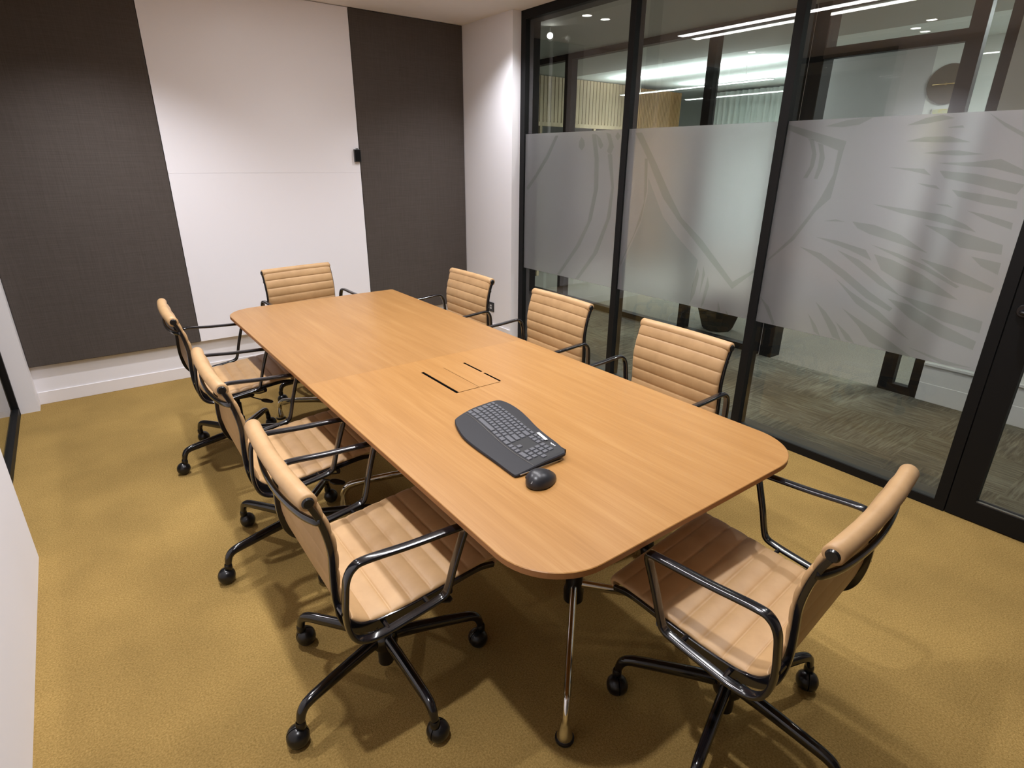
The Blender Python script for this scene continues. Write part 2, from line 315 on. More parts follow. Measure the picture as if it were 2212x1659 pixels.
polys('leaf_pattern', [p for p in S3], XR+.0130, M_pat, W1, .68, 1.744)
polys('line_pattern', [p for p in S12 if p[0][0] > 2.9], XR+.0130, M_pat, W1, 2.896, 3.95)
polys('line_pattern', [p for i, p in enumerate(S12) if p[0][0] < 2.9 and i != 9], XR+.0130, M_pat, W1, 1.796, 2.844)
polys('shaded_pattern', [S12[9]], XR+.0125, M_pat2, W1, 1.796, 2.844)
# door leaf
def door():
    bm = nb(); x0, x1 = XR, XR+.05
    box(bm, x0, x1, .520, .620, .006, 2.45); box(bm, x0, x1, -.36, -.26, .006, 2.45)
    box(bm, x0, x1, -.26, .520, .006, .104); box(bm, x0, x1, -.26, .520, 2.36, 2.45)
    d = struct('door_1', bm, M_black)
    obj('glass_pane', boxes_plane(x0+.025, -.26, .52, .104, 2.36), M_glass, d)
    g = nb(); box(g, x0+.006, x0+.02, -.26, .52, .104, .108); obj('glazing_bead', g, M_grom, d)
    h = nb(); lathe(h, [(0, 0), (.027, 0), (.027, .008), (.024, .011), (0, .011)], 24)
    xform(h, Matrix.Translation((x0, .575, 1.0)) @ Matrix.Rotation(-PI/2, 4, 'Y'))
    hd = obj('handle', h, M_cast, d, smooth=30)
    h = nb(); tube(h, catmull([(x0-.010, .575, 1.0), (x0-.045, .575, 1.0), (x0-.055, .55, 1.0), (x0-.055, .46, 1.0)], 6), .009); obj('lever', h, M_cast, hd, smooth=True)
    fr = struct('trim_2', boxes((XR, XR+FD, -.42, -.36, 0, HC), (XR, XR+FD, -.36, .625, 2.455, HC)), M_black)
    struct('wall_corridor', boxes((XR, XR+FD, YB, -.42, 0, HC)), M_wall)
door()
# glazed wall on the left ----------------------------------------------------------
bm = boxes((-.545, XL, 2.756, 4.63, 0, .05), (-.545, XL, 4.60, 4.63, 0, HC), (-.545, XL, 2.756, 4.63, HC-.05, HC))
w2 = struct('window_2', bm, M_black)
obj('glass_pane', boxes_plane(-.53, 2.756, 4.60, .05, HC-.05), M_glass2, w2)
struct('wall_beyond_left', boxes((-1.9, -1.8, 1.5, 6, 0, HC), (-1.8, -.56, 5.9, 6, 0, HC), (-1.8, -.56, 1.5, 1.6, 0, HC)), M_gwall)
struct('floor_beyond_left', boxes((-1.9, -.61, 1.5, 6, -.1, -.002)), M_carpet)
struct('ceiling_beyond_left', boxes((-1.9, -.66, 1.5, 6, HC, HC+.1)), M_ceil)
# ------------------------------------------------------------------ wall panels
def panel(name, x0, x1, matl, label, cat):
    bm = boxes((x0, x1, PANEL_Y, YF-.001, .272, HC-.004))
    o = obj(name, bm, matl, None, bevel=.004); return tag(o, label, cat)
panel('acoustic_panel', -.408, .612, M_acou, 'wide charcoal fabric wall panel at the left of the white board', 'wall panel')
panel('acoustic_panel', 2.004, 3.003, M_acou, 'charcoal fabric wall panel between the white board and the right corner', 'wall panel')
wb = thing('whiteboard', 'tall glossy white board filling the gap between the two dark wall panels', 'whiteboard', (1.308, PANEL_Y, 0))
obj('upper_sheet', boxes((-.692, .692, .004, .034, 1.4673, HC-.004)), M_board, wb, bevel=.0006)
obj('lower_sheet', boxes((-.692, .692, .004, .034,   .272, 1.4667)), M_board, wb, bevel=.0006)
dv = thing('wall_controller', 'small black box mounted on the right edge of the white board', 'wall controller', (1.975, PANEL_Y+.004, 1.598))
obj('body', boxes((-.023, .028, -.026, 0, -.05, .045)), M_cast, dv, bevel=.003)
obj('top_sensor', boxes((-.006, .012, -.02, -.006, .045, .051)), M_cast, dv, bevel=.002)
so = thing('power_socket', 'black double power socket low on the white wall behind the chairs', 'socket', (XW, 4.33, .292))
obj('plate', boxes((-.008, 0, -.062, .062, -.044, .044)), M_cast, so, bevel=.003)
for dy in (-.026, .012):
    obj('outlet', boxes((-.0105, -.008, dy-.002, dy+.014, .004, .02), (-.0105, -.008, dy-.002, dy+.014, -.018, -.003)), M_white, so)
# ------------------------------------------------------------------ corridor and rooms beyond
XO = 4.60
struct('floor_corridor', boxes((XR+.06, XO, -3, 10, -.1, 0)), M_ccar)
struct('floor_office', boxes((XO, 11, -3, 10, -.1, 0)), M_lcar)
struct('ceiling_corridor', boxes((XR+.18, 5.85, -3, 10, HC, HC+.1)), M_grey)
struct('ceiling_office', boxes((5.85, 11, -3, 10, HC, HC+.1)), M_wceil)
struct('wall_corridor_end', boxes((XR+.12, XO, 9.0, 9.1, 0, HC)), M_gwall)
struct('wall_corridor_near', boxes((XR+.12, 11, -3.1, -3, 0, HC)), M_gwall)
struct('wall_office_end', boxes((9.2, 9.3, -3, 10, 0, HC)), M_cwall)
struct('wall_office_side', boxes((XO, 11, 9.0, 9.1, 0, HC)), M_gwall)
struct('wall_room_outer', boxes((XR+.16, XR+.18, 4.0, 9, 0, HC)), M_gwall)
bm = nb()                                                       # opposite glazed front
for y0, y1 in ((5.09, 5.20), (3.32, 3.40), (2.525, 2.65), (6.9, 7.0)): box(bm, XO, XO+.08, y0, y1, 0, HC)
box(bm, XO, XO+.08, 2.65, 9, HC-.055, HC); box(bm, XO, XO+.08, 2.65, 9, 0, .055)
w3 = struct('window_3', bm, M_black)
for y0, y1 in ((2.65, 3.32), (3.40, 5.09), (5.20, 6.9)): obj('glass_pane', boxes_plane(XO+.04, y0, y1, .055, HC-.055), M_glass2, w3)
bm = nb()                                                       # doorway frame opposite
box(bm, XO, XO+.14, 2.40, 2.508, 0, HC); box(bm, XO, XO+.06, 1.455, 1.545, 0, HC); box(bm, XO, XO+.06, 1.545, 2.40, 2.265, 2.335)
box(bm, XO, XO+.06, 1.29, 1.35, 0, HC); box(bm, XO, XO+.06, 1.35, 1.455, 0, .06); box(bm, XO, XO+.06, 1.29, 2.5, HC-.05, HC)
d2 = struct('window_4', bm, M_black)
obj('glass_pane', boxes_plane(XO+.03, 1.35, 1.455, .06, HC-.05), M_glass2, d2)
obj('transom_pane', boxes_plane(XO+.03, 1.545, 2.40, 2.335, HC-.05), M_glass2, d2)
struct('trim_3', boxes((XO+.02, XO+.03, 2.510, 2.522, 0, HC)), M_trimw)
struct('wall_opposite', boxes((XO, XO+.06, -3, 1.29, 0, HC)), M_cwall)
struct('baseboard_opposite', boxes((XO-.012, XO, -3, 1.285, 0, .13)), M_kick, bevel=.002)
struct('trim_4', boxes((XO-.02, XO, -3, 1.285, .26, .275), (XO-.008, XO, -3, 1.285, .13, .26)), M_kick)
# room seen through the opening
struct('wall_meeting_back', boxes((6.8, 6.86, 2.492, 3.72, 0, HC)), M_gwall)
struct('wall_meeting_pale', boxes((6.8, 6.86, 1.0, 2.492, 0, HC)), M_lwall)
t = thing('wall_disc', 'round dark bronze disc with a brass bar on a pale wall beyond the corridor', 'wall lamp', (6.8, 2.33, 2.26))
bm = nb(); lathe(bm, [(0, 0), (.165, 0), (.17, .006), (.17, .022), (.165, .028), (0, .028)], 40); xform(bm, Matrix.Rotation(-PI/2, 4, 'Y')); obj('disc', bm, mat('bronze_disc', (.10, .08, .055), .5), t, smooth=30)
bm = nb(); tube(bm, [(-.04, -.12, 0), (-.04, .12, 0)], .006); tube(bm, [(-.028, .01, 0), (-.04, .01, 0)], .012); obj('bar', bm, M_brass, t, smooth=True)
t = thing('wall_picture', 'yellow framed picture hanging just below the dark wall disc', 'picture', (6.8, 2.31, 1.86))
obj('frame', boxes((-.02, 0, -.10, .10, -.2, .2)), M_trimw, t, bevel=.002)
M_yel = mat('yellow_print', (.6, .5, .12), .6); noise_col(M_yel, [(.4, (.68, .58, .14)), (.55, (.6, .62, .4)), (.7, (.75, .7, .3))], 14, 3)
obj('print', boxes((-.023, -.02, -.09, .09, -.19, .19)), M_yel, t)
# slatted timber screens
def slats(name, x0, x1, y, z0, z1, matl, label, n, posts=()):
    bm = nb(); wd = (x1-x0)/n
    box(bm, x0, x1, y+.02, y+.03, z0, z1)
    for i in range(n): box(bm, x0+i*wd+.09*wd, x0+(i+1)*wd-.09*wd, y+.006, y+.02, z0, z1)
    t = thing(name, label, 'screen', (0, 0, 0)); obj('slat_panel', bm, matl, t)
    if z0 > .5:
        obj('bottom_rail', boxes((x0, x1, y-.02, y+.035, z0-.05, z0)), M_slat, t)
        for px in posts: obj('post', boxes((px-.02, px+.02, y-.015, y+.025, 0, z0-.05)), M_slat, t)
slats('timber_screen', 4.75, 6.95, 6.5, 2.06, HC-.01, M_slat, 'pale slatted timber screen raised on thin posts in the far office', 34, (4.9, 5.35, 5.9, 6.35, 6.8))
slats('timber_screen', 7.0, 8.0, 6.3, 0.0, HC-.06, M_slatd, 'dark brown slatted timber screen to the right of the raised pale screen', 30)
bm = nb(); pts = []
nW = 120
for i in range(nW+1): pts.append((8.6+.035*math.sin(i*1.35), 6.3-i*(6.3-3.75)/nW))
vv = [[bm.verts.new((x, y, z)) for z in (.02, HC-.03)] for x, y in pts]
for a, b in zip(vv, vv[1:]): bm.faces.new((a[0], b[0], b[1], a[1]))
tag(obj('curtain', bm, M_curt, None, smooth=True), 'pale green full height curtain at the back of the far office', 'curtain')
# planter behind the opposite glass
t = thing('planter', 'dark tapered floor planter behind the opposite glass front', 'planter', (5.02, 3.22, 0))
bm = nb(); lathe(bm, [(0, 0), (.13, 0), (.15, .02), (.24, .30), (.24, .33), (.22, .33), (.21, .29), (0, .29)], 8); obj('pot', bm, M_dark, t)
# ------------------------------------------------------------------ lamps
def downlight(x, y, label, group, spot=P_DOWN, col=WARM, z=HC):
    t = thing('downlight', label, 'ceiling light', (x, y, z), 0, group)
    bm = nb(); lathe(bm, [(.038, -.001), (.052, -.001), (.052, -.005), (.040, -.004), (.038, -.001)], 28); obj('trim_ring', bm, M_trimw, t, smooth=30)
    bm = nb(); lathe(bm, [(0, -.0025), (.037, -.0025)], 28); obj('lens', bm, M_disc, t)
    l = bpy.data.lights.new('spot', 'SPOT'); l.energy = spot; l.color = col; l.spot_size = math.radians(122); l.spot_blend = 1.0; l.shadow_soft_size = .03
    lo = bpy.data.objects.new('lamp', l); C.objects.link(lo); lo.parent = t; lo.location = (0, 0, -.03)
DL = [(.22, .85, 'nearest to the camera on the left side of the meeting room ceiling'), (.22, 2.40, 'in the middle of the left side of the meeting room ceiling'), (.25, 3.88, 'at the far end of the left side of the meeting room ceiling'),
      (2.65, 3.80, 'at the far end of the right side of the meeting room ceiling'), (2.65, 2.3, 'in the middle of the right side of the meeting room ceiling'), (2.65, .85, 'nearest to the door on the right side of the meeting room ceiling')]
for x, y, s in DL: downlight(x, y, 'round recessed downlight '+s, 'downlights in the meeting room ceiling', P_DOWN*(1.15 if y > 3 and x < 1 else .75 if y > 3 else 1 if x < 1 else .8 if y < 1 else .4))
def linear(x, y0, y1, z, wdt, label, matl, power, col, group=None):
    t = thing('linear_light', label, 'ceiling light', (x, (y0+y1)/2, z), 0, group); h = (y1-y0)/2
    bm = nb(); box(bm, -wdt/2-.008, wdt/2+.008, -h-.01, h+.01, -.006, 0); obj('housing', bm, M_trimw, t)
    bm = nb(); vs = [bm.verts.new((a, b, -.008)) for a, b in ((-wdt/2, -h), (-wdt/2, h), (wdt/2, h), (wdt/2, -h))]; bm.faces.new(vs); obj('diffuser', bm, matl, t, recalc=False)
    if z < HC-.05:                                             # wires and an up-facing fill lamp, added to brighten the office ceiling
        for sy in (-h*.7, h*.7):
            bm = nb(); tube(bm, [(0, sy, 0), (0, sy, HC-z)], .003, 6); obj('hanging_wire', bm, M_grom, t)
        u_ = bpy.data.lights.new('area', 'AREA'); u_.shape = 'RECTANGLE'; u_.size = wdt; u_.size_y = h*2; u_.energy = power*.7; u_.color = col
        uo = bpy.data.objects.new('ceiling_fill', u_); C.objects.link(uo); uo.parent = t; uo.location = (0, 0, .006); uo.rotation_euler = (PI, 0, 0)
    l = bpy.data.lights.new('area', 'AREA'); l.shape = 'RECTANGLE'; l.size = wdt; l.size_y = h*2; l.energy = power; l.color = col; l.spread = math.radians(125)
    lo = bpy.data.objects.new('lamp', l); C.objects.link(lo); lo.parent = t; lo.location = (0, 0, -.012)
linear(1.47, .62, 3.83, HC, .085, 'long slim recessed ceiling light running above the meeting table', M_led, P_LINE, NEUT)
for x, y, s in ((3.5, 2.2, 'above the leaf patterned pane'), (3.5, .9, 'beyond the door'), (3.6, -.5, 'farthest towards the near end'), (3.3, 3.35, 'tight against the middle pane')):
    downlight(x, y, 'round corridor ceiling downlight, '+s, 'corridor ceiling downlights', P_CORR, (1, .97, .9))
for i, (x, y0, y1) in enumerate(((6.45, 3.9, 6.1), (7.6, 2.9, 5.9), (7.2, -.5, 1.6))):
    linear(x, y0, y1, HC-.20, .07, ('bright linear ceiling light nearest the timber screen', 'bright linear ceiling light above the pale curtain', 'bright linear ceiling light beyond the right hand doorway')[i], M_ledc, P_OFFLINE, COOL, 'linear lights in the far office')
for x, y, lab in ((5.6, 1.15, 'added square fill light inside the room across the corridor'), (5.5, .2, 'added square fill light behind the pale wall across the corridor')):
    t = thing('fill_panel', lab, 'ceiling light', (x, y, HC), 0, 'added fill lights across the corridor')  # fill lamp added out of view to brighten the rooms across the corridor
    obj('frame', boxes((-.16, .16, -.16, .16, -.012, 0)), M_trimw, t); obj('diffuser', boxes((-.145, .145, -.145, .145, -.014, -.012)), M_ledc, t)
    l = bpy.data.lights.new('area', 'AREA'); l.size = .28; l.energy = P_FILL; l.color = COOL
    lo = bpy.data.objects.new('lamp', l); C.objects.link(lo); lo.parent = t; lo.location = (0, 0, -.02)
t = thing('ceiling_spotlight', 'small bright round spotlight under the corridor ceiling beside the frame corner', 'spotlight', (3.62, 4.30, 2.555))
bm = nb(); lathe(bm, [(0, -.045), (.026, -.045), (.03, -.03), (.03, .03), (.024, .03)], 20); xform(bm, Matrix.Rotation(PI/2*1.02, 4, 'Y') @ Matrix.Rotation(PI, 4, 'Y')); xform(bm, Matrix.Rotation(math.radians(50), 4, 'Z')); obj('housing', bm, M_trimw, t, smooth=30)
bm = nb(); lathe(bm, [(0, .029), (.024, .029)], 20); xform(bm, Matrix.Rotation(PI/2*1.02, 4, 'Y') @ Matrix.Rotation(PI, 4, 'Y')); xform(bm, Matrix.Rotation(math.radians(50), 4, 'Z')); obj('lens', bm, M_disc, t)
bm = nb(); tube(bm, [(0, 0, .03), (0, 0, .07)], .006); obj('stem', bm, M_trimw, t)
# ------------------------------------------------------------------ meeting table
TX, TY, TZ = 1.1665, 2.184, .725; HW, HL, CR = .5425, 1.4745, .172
def rrect(hw, hl, r, y0=None, y1=None, n=14):
    pts = []
    for sx, sy, a0, r in ((1, 1, 0, .02), (-1, 1, 90, r), (-1, -1, 180, r), (1, -1, 270, r)):
        cx, cy = sx*(hw-r), sy*(hl-r)
        for k in range(n+1):
            a = math.radians(a0+90*k/n); pts.append((cx+r*math.cos(a), cy+r*math.sin(a)))
    return pts
tb = thing('conference_table', 'long oak veneered meeting table with rounded corners standing on the mustard carpet', 'table', (TX, TY, 0))
def half(s):
    pts = [p for p in rrect(HW, HL, CR) if p[1]*s > .01]; e = .0001*s
    if s > 0: pts = pts + [(-HW, e), (HW, e)]
    else: pts = pts + [(HW, e), (-HW, e)]
    # order by angle around the half's centre
    cy = HL/2*s; pts.sort(key=lambda p: math.atan2((p[1]-cy)/HL*2, p[0]/HW))
    return pts
def insetp(pts, d):
    cy = sum(p[1] for p in pts)/len(pts); o = []
    for x, y in pts:
        yy = y if abs(y) < .01 else y-math.copysign(d, y-0)
        o.append((x-math.copysign(d, x) if abs(x) > .01 else x, yy))
    return o
def tabletop(s, matl):
    pts = half(s); bm = nb(); rings = []
    for d, z in ((.0015, TZ), (0, TZ-.0015), (0, TZ-.017), (.004, TZ-.021)):
        P = insetp(pts, d) if d else pts
        rings.append([bm.verts.new((x, y, z)) for x, y in P])
    bm.faces.new(rings[0]); bm.faces.new(rings[-1][::-1]); n = len(pts); sides = []
    for a, b in zip(rings, rings[1:]):
        for k in range(n): sides.append(bm.faces.new((a[k], a[(k+1) % n], b[(k+1) % n], b[k])))
    o = obj('tabletop', bm, matl, tb)
    o.data.materials.append(M_edge)
    for p in o.data.polygons:
        if abs(p.normal.z) < .6 and p.center.z < TZ-.001: p.material_index = 1
    return o
tabletop(-1, M_wood); tabletop(1, M_wood2)
# cable hatch
hb = nb(); box(hb, -.107, -.095, -.425, -.142, TZ-.0005, TZ+.0006)
obj('cable_slot', hb, M_dark, tb)
hb = nb(); box(hb, .103, .112, -.28, -.14, TZ-.0005, TZ+.0006); box(hb, .103, .112, -.415, -.30, TZ-.0005, TZ+.0006)
obj('cable_slot', hb, M_dark, tb)
for x0, x1 in ((-.0935, -.001), (.001, .102)):
    obj('hatch_flap', boxes((x0, x1, -.4225, -.145, TZ-.001, TZ+.0011)), M_wood, tb, bevel=.0004)
hb = nb(); box(hb, -.095, .103, -.4245, -.4232, TZ-.0005, TZ+.0005); box(hb, -.0008, .0008, -.424, -.143, TZ-.0005, TZ+.0005)
obj('hatch_gap', hb, M_dark, tb)
# pedestal bases: column plus four swept chrome arms with gliders
def pedestal(y, feet):
    bm = nb(); lathe(bm, [(0, .10), (.035, .10), (.036, .14), (.030, .16), (.030, .66), (.05, .69), (.05, TZ-.021), (0, TZ-.021)], 24); xform(bm, Matrix.Translation((0, y, 0)))
    obj('column', bm, M_cast, tb, smooth=30)
    for fx, fy in feet:
        d = Vector((fx, fy-y, 0)); ln = d.length; u = d/ln; base = Vector((0, y, 0))
        path = catmull([base+Vector((0, 0, .165))+u*.02, base+u*(ln*.5)+Vector((0, 0, .148)), base+u*(ln-.06)+Vector((0, 0, .128)), base+u*(ln-.02)+Vector((0, 0, .112)), base+u*(ln-.005)+Vector((0, 0, .088)), base+u*ln+Vector((0, 0, .070))], 6)
        sc = [(1-.25*i/len(path), 1) for i in range(len(path))]
        bm = nb(); lat = Vector((-u.y, u.x, 0)); sweep(bm, path, ell(.013, .017, 14), lat=tuple(lat), scale=sc)
        lg = obj('foot', bm, M_chrome, tb, smooth=50)
        bm = nb(); lathe(bm, [(.024, .010), (.0235, .018), (.020, .036), (.014, .062), (.0105, .080), (0, .082)], 24, base.x+u.x*ln, base.y+u.y*ln); obj('glide_cone', bm, M_chrome, lg, smooth=40)
        bm = nb(); lathe(bm, [(0, .0), (.026, .0), (.028, .004), (.028, .011), (.024, .013), (0, .013)], 24, base.x+u.x*ln, base.y+u.y*ln); obj('glide_pad', bm, M_cast, lg, smooth=40)
    bm = nb(); box(bm, -.02, .02, y-.33, y+.33, TZ-.05, TZ-.0215)
    obj('support_rail', bm, M_cast, tb)
pedestal(-1.014, [(-.333, -1.346), (.333, -1.346)])
pedestal(0, [(-.39, .17), (.39, .17)])
pedestal(1.05, [(-.333, 1.40), (.333, 1.40)])
# ------------------------------------------------------------------ chairs
PROF = [(.262, .448), (.272, .462), (.262, .474), (.225, .474), (.15, .467), (.07, .458), (0, .450), (-.06, .446), (-.11, .448), (-.15, .462), (-.175, .490), (-.188, .530), (-.194, .58), (-.192, .64), (-.190, .70), (-.198, .755), (-.210, .80), (-.220, .830), (-.229, .850)]
def rollpts(cx, cz, r, a0, a1, n):
    return [(cx+r*math.cos(math.radians(a0+(a1-a0)*k/n)), cz+r*math.sin(math.radians(a0+(a1-a0)*k/n))) for k in range(n+1)]
def sling(path2, hw, ribs, name, parent, th=.004, bulge=.0085, taper=None):
    """padded leather sheet along a (u,z) path with cross welts"""
    P = [Vector((u, 0, z)) for u, z in path2]; n = len(P); s = [0]
    for a, b in zip(P, P[1:]): s.append(s[-1]+(b-a).length)
    bm = nb(); cols = [-1, -.985, -.95, -.88, -.5, 0, .5, .88, .95, .985, 1]
    edge = [.25, .62, .88, 1, 1, 1, 1, 1, .88, .62, .25]
    top, bot = [], []
    for i in range(n):
        t = (P[min(i+1, n-1)]-P[max(i-1, 0)]).normalized(); nv = Vector((-t.z, 0, t.x))
        if ribs:
            ph = s[i]/s[-1]*ribs; f = abs(math.sin(PI*ph))**.3
        else: f = .6
        h = th+bulge*f
        top.append([bm.verts.new(P[i]+Vector((0, c*hw, 0))+nv*h*e) for c, e in zip(cols, edge)])
        bot.append([bm.verts.new(P[i]+Vector((0, c*hw, 0))-nv*(th*.8+bulge*.25*f)*e) for c, e in zip(cols, edge)])
    m = len(cols)
    for i in range(n-1):
        for k in range(m-1):
            bm.faces.new((top[i][k], top[i][k+1], top[i+1][k+1], top[i+1][k])); bm.faces.new((bot[i][k], bot[i+1][k], bot[i+1][k+1], bot[i][k+1]))
        for k in (0, m-1): bm.faces.new((top[i][k], top[i+1][k], bot[i+1][k], bot[i][k]))
    for i in (0, n-1):
        for k in range(m-1): bm.faces.new((top[i][k], top[i][k+1], bot[i][k+1], bot[i][k]))
    return obj(name, bm, M_leath, parent, smooth=True)
def make_chair():
    t = thing('office_chair', 'tan', 'chair')
    full = [(p.x, p.z) for p in catmull([(u, 0, z) for u, z in PROF], 22)]
    # split at the bend
    k = min(range(len(full)), key=lambda i: (full[i][0]+.172)**2+(full[i][1]-.485)**2)
    seatp, backp = full[:k+1], full[k:]
    roll = rollpts(-.2375, .851, .0215, 10, 290, 22)
    sling(seatp[::-1], .2415, 8, 'seat', t)       # reversed so the padded side faces up
    # back: orientation from top to bottom, padded side to the front
    bk = sling(backp[::-1], .2415, 7, 'backrest', t)
    bm = nb(); path = [Vector((-.237, y, .851)) for y in (-.244, -.240, -.2, -.1, 0, .1, .2, .240, .244)]
    sc = [(.8, .8), (1, 1), (1, 1), (1, 1), (1, 1), (1, 1), (1, 1), (1, 1), (.8, .8)]
    sweep(bm, path, ell(.0225, .0225, 20), lat=(0, 0, 1), scale=sc); rl = obj('top_roll', bm, M_leath, bk, smooth=50)
    for sgn in (-1, 1):
        bm = nb(); lathe(bm, [(0, .004), (.011, .004), (.0145, 0), (.0145, -.006), (0, -.006)], 20)
        xform(bm, Matrix.Translation((-.237, sgn*.2450, .851)) @ Matrix.Rotation(-sgn*PI/2, 4, 'X')); obj('end_cap', bm, M_cast, bk, smooth=30)
        # cast side rail following the sling
        rp = [(.262, .452), (.21, .461), (.13, .454), (.06, .445), (0, .438), (-.06, .434), (-.115, .436), (-.158, .452), (-.184, .483), (-.198, .527), (-.204, .58), (-.203, .64), (-.201, .70), (-.209, .76), (-.222, .81), (-.235, .842)]
        path = [p for p in catmull([(u, sgn*.2415, z) for u, z in rp], 5)]; n = len(path)
        sc = []
        for i in range(n):
            f = i/(n-1); wz = .55+.65*math.exp(-((f-.42)/.18)**2); sc.append((1, wz))
        bm = nb(); sweep(bm, path, [(-.0065, -.013), (.0065, -.013), (.0065, .013), (-.0065, .013)], lat=(0, 1, 0), scale=sc)
        obj('side_rail', bm, M_chairm, t, smooth=40, bevel=.002)
        # arm loop
        ap = [(.118, .668), (-.02, .674), (-.135, .683), (-.168, .676), (-.186, .648), (-.193, .600), (-.197, .540), (-.192, .490), (-.176, .455), (-.145, .437), (-.10, .434), (-.02, .444), (.045, .454), (.075, .464), (.088, .490), (.104, .550), (.126, .620), (.136, .650), (.134, .664)]
        path = catmull([(u, sgn*(.279+.012*(z-.43)/.25), z) for u, z in ap], 5, closed=True)
        bm = nb(); sweep(bm, path, ell(.0135, .0068, 14, .62), lat=(0, 1, 0), closed=True); obj('armrest', bm, M_chairm, t, smooth=50)
        # spacers between rail and arm loop
        for u, z in ((.03, .450), (-.09, .436), (-.200, .545)):
            bm = nb(); tube(bm, [(u, sgn*.247, z), (u, sgn*.279, z)], .007, 8); obj('spacer', bm, M_chairm, t, smooth=40)
    # bowed brace behind the back
    bp = catmull([(-.216, -.246, .795), (-.227, -.235, .794), (-.243, -.18, .790), (-.255, -.09, .787), (-.259, 0, .786), (-.255, .09, .787), (-.243, .18, .790), (-.227, .235, .794), (-.216, .246, .795)], 5)
    bm = nb(); sweep(bm, bp, ell(.0095, .0065, 10, .7), lat=(0, 0, 1)); obj('back_brace', bm, M_chairm, t, smooth=50)
    # under seat spreader
    bm = nb()
    for u in (.075, -.075):
        sweep(bm, catmull([(u*1.5, -.243, .436), (u*1.25, -.17, .405), (u*.9, -.08, .385), (u*.8, 0, .382), (u*.9, .08, .385), (u*1.25, .17, .405), (u*1.5, .243, .436)], 5), ell(.009, .014, 10), lat=(1, 0, 0))
    obj('seat_spreader', bm, M_chairm, t, smooth=50)
    bm = nb(); box(bm, -.10, .09, -.055, .055, .335, .395); obj('tilt_housing', bm, M_cast, t, bevel=.012, seg=3)
    bm = nb(); tube(bm, [(.09, 0, .36), (.155, 0, .352)], .017, 14); obj('tension_knob', bm, M_grom, t, smooth=40)
    bm = nb(); tube(bm, catmull([(.045, -.05, .36), (.055, -.10, .362), (.09, -.14, .352), (.105, -.15, .348)], 5), .0035, 8); lv = obj('lever_rod', bm, M_cast, t, smooth=True)
    bm = nb(); prism(bm, [(0, -.010), (.02, -.021), (.055, -.014), (.062, 0), (.055, .012), (.02, .02), (0, .011)], -.004, .004)
    xform(bm, Matrix.Translation((.103, -.150, .347)) @ Matrix.Rotation(math.radians(-32), 4, 'Z') @ Matrix.Rotation(math.radians(12), 4, 'Y')); obj('lever_paddle', bm, M_cast, lv, bevel=.003)
    bm = nb(); lathe(bm, [(0, .028), (.022, .028), (.0245, .032), (.0245, .185), (.028, .19), (.028, .215), (.0225, .22), (.0225, .30), (.018, .305), (.018, .34), (0, .34)], 22); obj('gas_column', bm, M_cast, t, smooth=30)
    for o_ in (bk, rl):                                        # slight backward bow of the upper back
        for v in o_.data.vertices:
            f = min(max((v.co.z-.55)/.3, 0), 1); v.co.x -= .011*f*f*(1-min(abs(v.co.y)/.24, 1)**2)
    # base
    hub = nb(); lathe(hub, [(.026, .105), (.042, .108), (.045, .125), (.043, .15), (.030, .168), (.026, .168)], 22); obj('hub', hub, M_chairm, t, smooth=40)
    bm = nb(); path = catmull([(.02, 0, .138), (.12, 0, .138), (.23, 0, .134), (.285, 0, .130), (.308, 0, .118), (.318, 0, .095), (.322, 0, .068)], 6)
    n = len(path); sc = [(1-.38*i/n, 1.25-.6*i/n) for i in range(n)]
    sweep(bm, path, ell(.0175, .0165, 12, .8), lat=(0, 1, 0), scale=sc); leg = obj('base_leg', bm, M_chairm, t, smooth=50)
    cs = caster_mesh(); cs.parent = leg; cs.location = (.322, 0, 0); cs.rotation_euler = (0, 0, .9)
    legs = [leg]
    for i in range(1, 5):
        l = leg.copy(); C.objects.link(l); l.parent = t; l.rotation_euler = (0, 0, 2*PI/5*i)
        c = cs.copy(); C.objects.link(c); c.parent = l; c.rotation_euler = (0, 0, (.9, 2.6, -1.2, .3, 1.8)[i])
    return t
def caster_mesh():
    bm = nb()
    for s in (-1, 1):
        b2 = nb(); lathe(b2, [(0, .031), (.013, .0295), (.024, .023), (.030, .013), (.032, .004), (.032, 0), (0, 0)], 24)
        xform(b2, Matrix.Translation((-.012, s*.0015, .032)) @ Matrix.Rotation(-s*PI/2, 4, 'X'))
        me = bpy.data.meshes.new('tmp'); b2.to_mesh(me); b2.free(); bm.from_mesh(me); bpy.data.meshes.remove(me)
    lathe(bm, [(.012, .085), (.0145, .080), (.0145, .062), (.010, .055), (.010, .030)], 14)
    return obj('caster', bm, M_cast, None, smooth=50)
def children(o): return [c for c in bpy.data.objects if c.parent == o]
def copy_tree(o, parent=None):
    kids = children(o); c = o.copy(); C.objects.link(c)
    if parent: c.parent = parent
    for k in kids: copy_tree(k, c)
    return c
proto = make_chair()
D = math.radians
CH = [(.532, 1.377, -.5, 126, 'tan ribbed leather office chair nearest the camera on the left side of the table'),
      (.529, 2.205, -1.2, 122.5, 'tan ribbed leather office chair in the middle of the three left side seats'),
      (.537, 3.244, -1.7, 122.9, 'tan ribbed leather office chair farthest back on the left, before the wide dark panel'),
      (1.272, .612, 95.3, -17, 'tan ribbed leather office chair at the near end of the table, right foreground'),
      (1.846, 1.501, 178.3, 20, 'tan ribbed leather office chair on the right side closest to the glass door'),
      (1.856, 2.334, 178.6, 50, 'tan ribbed leather office chair second of the three on the right side of the table'),
      (1.822, 3.187, 180, 10, 'tan ribbed leather office chair farthest back on the right side, next to the wall socket'),
      (1.238, 3.860, -81.7, 40, 'tan ribbed leather office chair at the far table end before the white board')]
src = [proto]
for i in range(1, len(CH)): src.append(copy_tree(proto))
